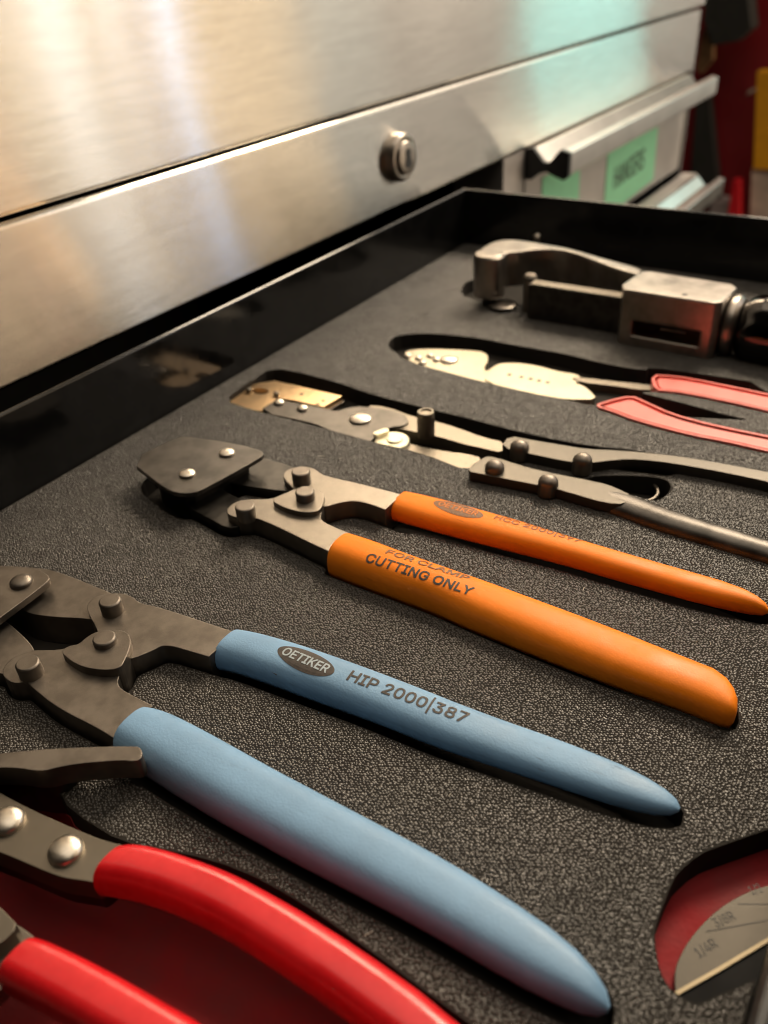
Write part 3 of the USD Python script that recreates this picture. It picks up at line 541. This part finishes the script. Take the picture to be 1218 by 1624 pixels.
cr.part('disc_pawl', slab(LineString([dc + [-.001, .0080], dc + [.0035, .0062]]).buffer(.0018), .0, .0022), 'cream_disc', ds)
kn = pts('c_knurl')[0]; tt = np.linspace(0, 2 * math.pi, 96, endpoint=False)
ring = np.column_stack([kn[0] + (.0040 + .00025 * (np.arange(96) % 4 < 2)) * np.cos(tt), kn[1] + (.0040 + .00025 * (np.arange(96) % 4 < 2)) * np.sin(tt)])
kk = cr.part('knurled_knob', slab(Polygon(ring), -.003, .0083), 'dark_steel', smooth=False)
cr.part('knob_cap', lathe([(0, .0084), (.0042, .0084), (.0043, .0100), (.0038, .0106), (.0029, .0106), (.0026, .0098), (0, .0098)], (*kn, 0)), 'bright_steel', kk)
hu = cr.part('handle', slab(poly('c_han_up', 1), -.004, .005), 'mid_steel')
hl_flat = poly('c_han_lo_flat', 1)
hl = cr.part('handle', slab(hl_flat, .0005, .005), 'mid_steel')
for i, p in enumerate(pts('c_nuts')):
    par = hu if i in (0, 2) else hl
    cr.part('domed_nut', dome(p, .0043, .005, .0038, .0012), 'dark_steel', par, smooth=60)
HLrows = np.array([(149, 291, 4.6, -3.2, 3.4), (125, 291.5, 5.0, -3.2, 3.4), (110, 292.5, 5.6, -3.0, 3.8), (102, 293.6, 6.4, -1.6, 5.2), (95, 294.3, 7.2, -.5, 5.7), (85, 293, 7.3, -.5, 5.8), (70, 290.4, 6.8, -.5, 5.8), (50, 289.2, 6.2, -.5, 5.7), (30, 288.4, 6, -.5, 5.6), (0, 288, 6, -.5, 5.6)]) / 1000.0
yy = np.linspace(.149, 0, 60); HLrows = np.column_stack([yy] + [np.interp(yy, HLrows[::-1, 0], HLrows[::-1, k]) for k in (1, 2, 3, 4)])
for _ in range(4): HLrows[1:-1, 1:] = (HLrows[:-2, 1:] + 2 * HLrows[1:-1, 1:] + HLrows[2:, 1:]) / 4
q = np.linspace(0, 2 * math.pi, 40, endpoint=False)
ex, ez = np.sign(np.cos(q)) * abs(np.cos(q)) ** .9, np.sign(np.sin(q)) * abs(np.sin(q)) ** .9
HLrings = [np.column_stack([x + a * ex, np.full(40, y), zc + b * ez]) for y, x, a, zc, b in HLrows]
cr.part('handle_tube', loft(HLrings), 'plate_grey', hl, smooth=60)
rc = pts('c_ring'); c0 = rc[0]; ra = np.linalg.norm(rc[1] - rc[2]) / 2
cr.part('ring_spring', tube([(c0[0] + ra * 1.0 * math.cos(q), c0[1] + ra * 1.15 * math.sin(q), -.004) for q in np.linspace(0, 2 * math.pi, 48, endpoint=False)], .0008, 8, True), 'grey_steel', smooth=60)

# ------------------------------------------------------------------ wire stripper
sp = Thing('wire_stripper', 'slim bright steel wire stripper with salmon pink grips, sunk in its pocket', 'wire stripper', (.4, .15, -.0088))
sp.part('nose', slab(poly('s_head', 1), -.0086, -.005), 'blade_steel')
pl = sp.part('blade_plate', slab(poly('s_plate', 1), -.0085, -.0045), 'blade_steel')
for p in pts('s_marks'): sp.part('gauge_mark', pin(p, .0013, -.0046, -.00438, .00004), 'ink', pl)
sp.part('pivot', dome(pts('s_pivot')[0], .0052, -.005, .0015), 'rivet_steel', smooth=60)
for p in pts('s_bits'): sp.part('nose_tooth', dome(p, .0024, -.0055, .0018), 'rivet_steel', smooth=60)
sp.part('strap', slab(poly('s_strap', 1), -.0086, -.004), 'bright_steel')
for key in ('s_grip_up', 's_grip_lo'):
    g = poly(key, 1)
    h = sp.part('grip', slab(g, -.0086, -.0012), 'pink_grip')
    sp.part('grip_rim', slab(g.difference(g.buffer(-.0013)), -.0011, .0012), 'pink_grip', h)
    sp.part('grip_rib', slab(g.buffer(-.0031), -.0011, .0006), 'pink_grip', h)

# ------------------------------------------------------------------ tubing cutter
tc = Thing('tube_cutter', 'chrome tube cutter with an arched arm, slotted block and dark fluted knob', 'tube cutter', (.48, .16, -.0088))
arch = poly('u_arch', 2)
tc.part('arched_arm', slab(arch, .010, .032), 'chrome')
bc = np.array([.4795, .2455])
bs = tc.part('wheel_housing', lathe([(0, .006), (.0098, .006), (.0100, .030), (.0088, .0328), (0, .0332)], (*bc, 0)), 'chrome')
tc.part('wheel_pin', lathe([(0, -.0088), (.0045, -.0088), (.0045, .0059), (0, .0059)], (*bc, 0)), 'black_oxide', bs)
tc.part('cutting_wheel', lathe([(0, .0008), (.0088, .0022), (.0088, .0028), (0, .0042)], (*(bc + [-.004, -.012]), 0)), 'chrome')
tc.part('roller', lathe([(0, -.006), (.0042, -.006), (.0042, .022), (.0030, .0235), (0, .0235)], (.4785, .2165, 0)), 'dark_steel')
tc.part('guide_bar', bx(.4660, .4745, .147, .212, -.006, .0215), 'black_oxide')
tc.part('lit_guide_top', bx(.4662, .4743, .1475, .211, .0216, .0222), 'bright_steel')  # bright cap on the dark bar: its lit top put into colour
blk = poly('u_block', 1)
blk = Polygon([(.4535, .1487), (.4600, .1520), (.4855, .1505), (.4880, .1460), (.4850, .0990), (.4800, .0950), (.4560, .0960), (.4528, .0995)])
body = slab(blk, -.004, .032)
sl = bx(.440, .4790, .1040, .1420, .0060, .0150)
mb = manifold3d.Manifold(manifold3d.Mesh(body.vertices.astype(np.float32), body.faces.astype(np.uint32)))
ms = manifold3d.Manifold(manifold3d.Mesh(sl.vertices.astype(np.float32), sl.faces.astype(np.uint32)))
bm = mb - ms
bb = tc.part('slide_block', bm, 'chrome', smooth=25)
tc.part('block_screw', pin(pts('u_hole')[0], .0016, .0300, .03215, .0001), 'ink', bb)
tc.part('feed_nut', bx(.4575, .4583, .1130, .1270, .0105, .0118), 'chrome', bb)
cx, cz = .4735, .0130
tc.part('neck', lathe([(0, 0), (.0165, 0), (.0172, -.0015), (.0172, -.004), (.015, -.0065), (0, -.0065)][::-1], (cx, .0948, cz), 'y', 48), 'chrome')
kr = []
q = np.linspace(0, 2 * math.pi, 120, endpoint=False)
for y_, s_ in ((.0893, .30), (.0890, .52), (.0878, .72), (.0855, .88), (.0815, .98), (.0760, 1.04), (.0550, 1.06), (.0380, 1.03), (.0320, .9), (.0298, .6)):
    rad = .0188 * s_ * (1 + .035 * np.cos(6 * q + .9))
    kr.append(np.column_stack([cx + rad * np.cos(q), np.full(120, y_), cz + rad * np.sin(q)]))
tc.part('knob', loft(kr), 'knob_chrome' if 'knob_chrome' in M else 'black_oxide', smooth=50)

# ------------------------------------------------------------------ leaf gauge in the front pocket
ga = Thing('leaf_gauge', 'engraved grey steel leaf gauge lying on red foam in the front right pocket', 'gauge', (.13, .003, -.0088))
g = poly('gauge', 1)
lf = ga.part('leaf', slab(g, -.0078, -.007), 'gauge_steel')
ga.part('leaf', slab(g.buffer(-.0006), -.0088, -.0079), 'gauge_steel')
for k in ('g_line1', 'g_line2'):
    a, b = pts(k); ga.part('scribed_line', slab(LineString([a, b + (b - a) * .6]).buffer(.00012), -.00702, -.00694), 'ink', lf, smooth=False)
flat = lambda xy: np.full(len(xy), -.007)
tx = pts('g_txt')
for s_, a, b in (('1/4R', tx[0], tx[1]), ('3/8R', tx[2], tx[3]), ('1/2', tx[4], tx[5])):
    ga.part('engraving', lettering(s_, a, a + (b - a) * .72, .0024, flat, .00001, False), 'ink', lf, smooth=False)
ga.part('black_slab', slab(poly('g_pocket', 2).buffer(-.0008).difference(poly('gauge', 1).union(Polygon(np.vstack([pts('gauge')[[0, 13, 12, 11]], [[.30, .03], [.10, .05]]]))).buffer(.0004)), -.0088, -.0072), 'black_matte')  # added black slab over the red pocket floor beside the leaf's straight edge
e = pts('gauge')[[0, 13, 12, 11]]
ga.part('edge', slab(LineString(e).buffer(.00045), -.0079, -.0066), 'gauge_edge')

# ------------------------------------------------------------------ things far behind on the right
def plate_x(p, x, th): return along_x(Polygon(p), x, x + th)
single('steel_cabinet', bx(2.42, 3.0, .30, 1.2, -.9, .6), 'red_paint', 'large dark red steel cabinet behind the end of the tool chest', 'cabinet')
tv = Thing('machine_handle', 'black rubber machine handle hanging in front of the dark red cabinet', 'handle', (2.3, .58, 0))
tv.part('rubber_grip', plate_x([(.690, .12), (.602, -.045), (.545, -.036), (.52, -.01), (.560, .12)], 2.28, .07), 'rubber')
tv.part('metal_stem', plate_x([(.70, .12), (.672, .06), (.640, .015), (.625, -.03), (.612, -.03), (.63, .03), (.66, .12)], 2.36, .03), 'grey_paint')
single('cabinet_latch', plate_x([(.535, -.166), (.515, -.154), (.512, -.146), (.532, -.156)], 2.405, .014), 'cream_paint', 'small pale latch on the dark red cabinet', 'latch')
single('yellow_panel', plate_x([(.497, -.10), (.40, -.10), (.38, -.31), (.467, -.31)], 2.30, .05), 'yellow_paint', 'yellow painted panel at the right edge of the picture', 'panel')
single('cardboard_box', plate_x([(.473, -.312), (.38, -.312), (.38, -.46), (.452, -.46)], 2.31, .06), 'cream_paint', 'pale cream box below the yellow panel', 'box')
single('red_post', plate_x([(.505, -.335), (.490, -.335), (.462, -.50), (.503, -.50)], 2.28, .03), 'red_plastic', 'bright red plastic post at the foot of the dark red cabinet', 'post')
single('grey_box', plate_x([(.563, -.398), (.512, -.402), (.50, -.52), (.553, -.52)], 2.33, .06), 'grey_paint', 'pinkish grey box standing left of the bright red post', 'box')
single('rubber_foot', plate_x([(.640, -.13), (.617, -.13), (.54, -.42), (.62, -.42)], 2.34, .04), 'rubber', 'dark rubber foot leaning behind the right edge of the tool chest', 'machine foot')
single('wooden_block', plate_x([(.650, -.02), (.625, -.03), (.618, -.085), (.640, -.115), (.655, -.10)], 2.36, .03), 'wood_brown', 'small brown wooden block by the top right corner of the tool chest', 'block')
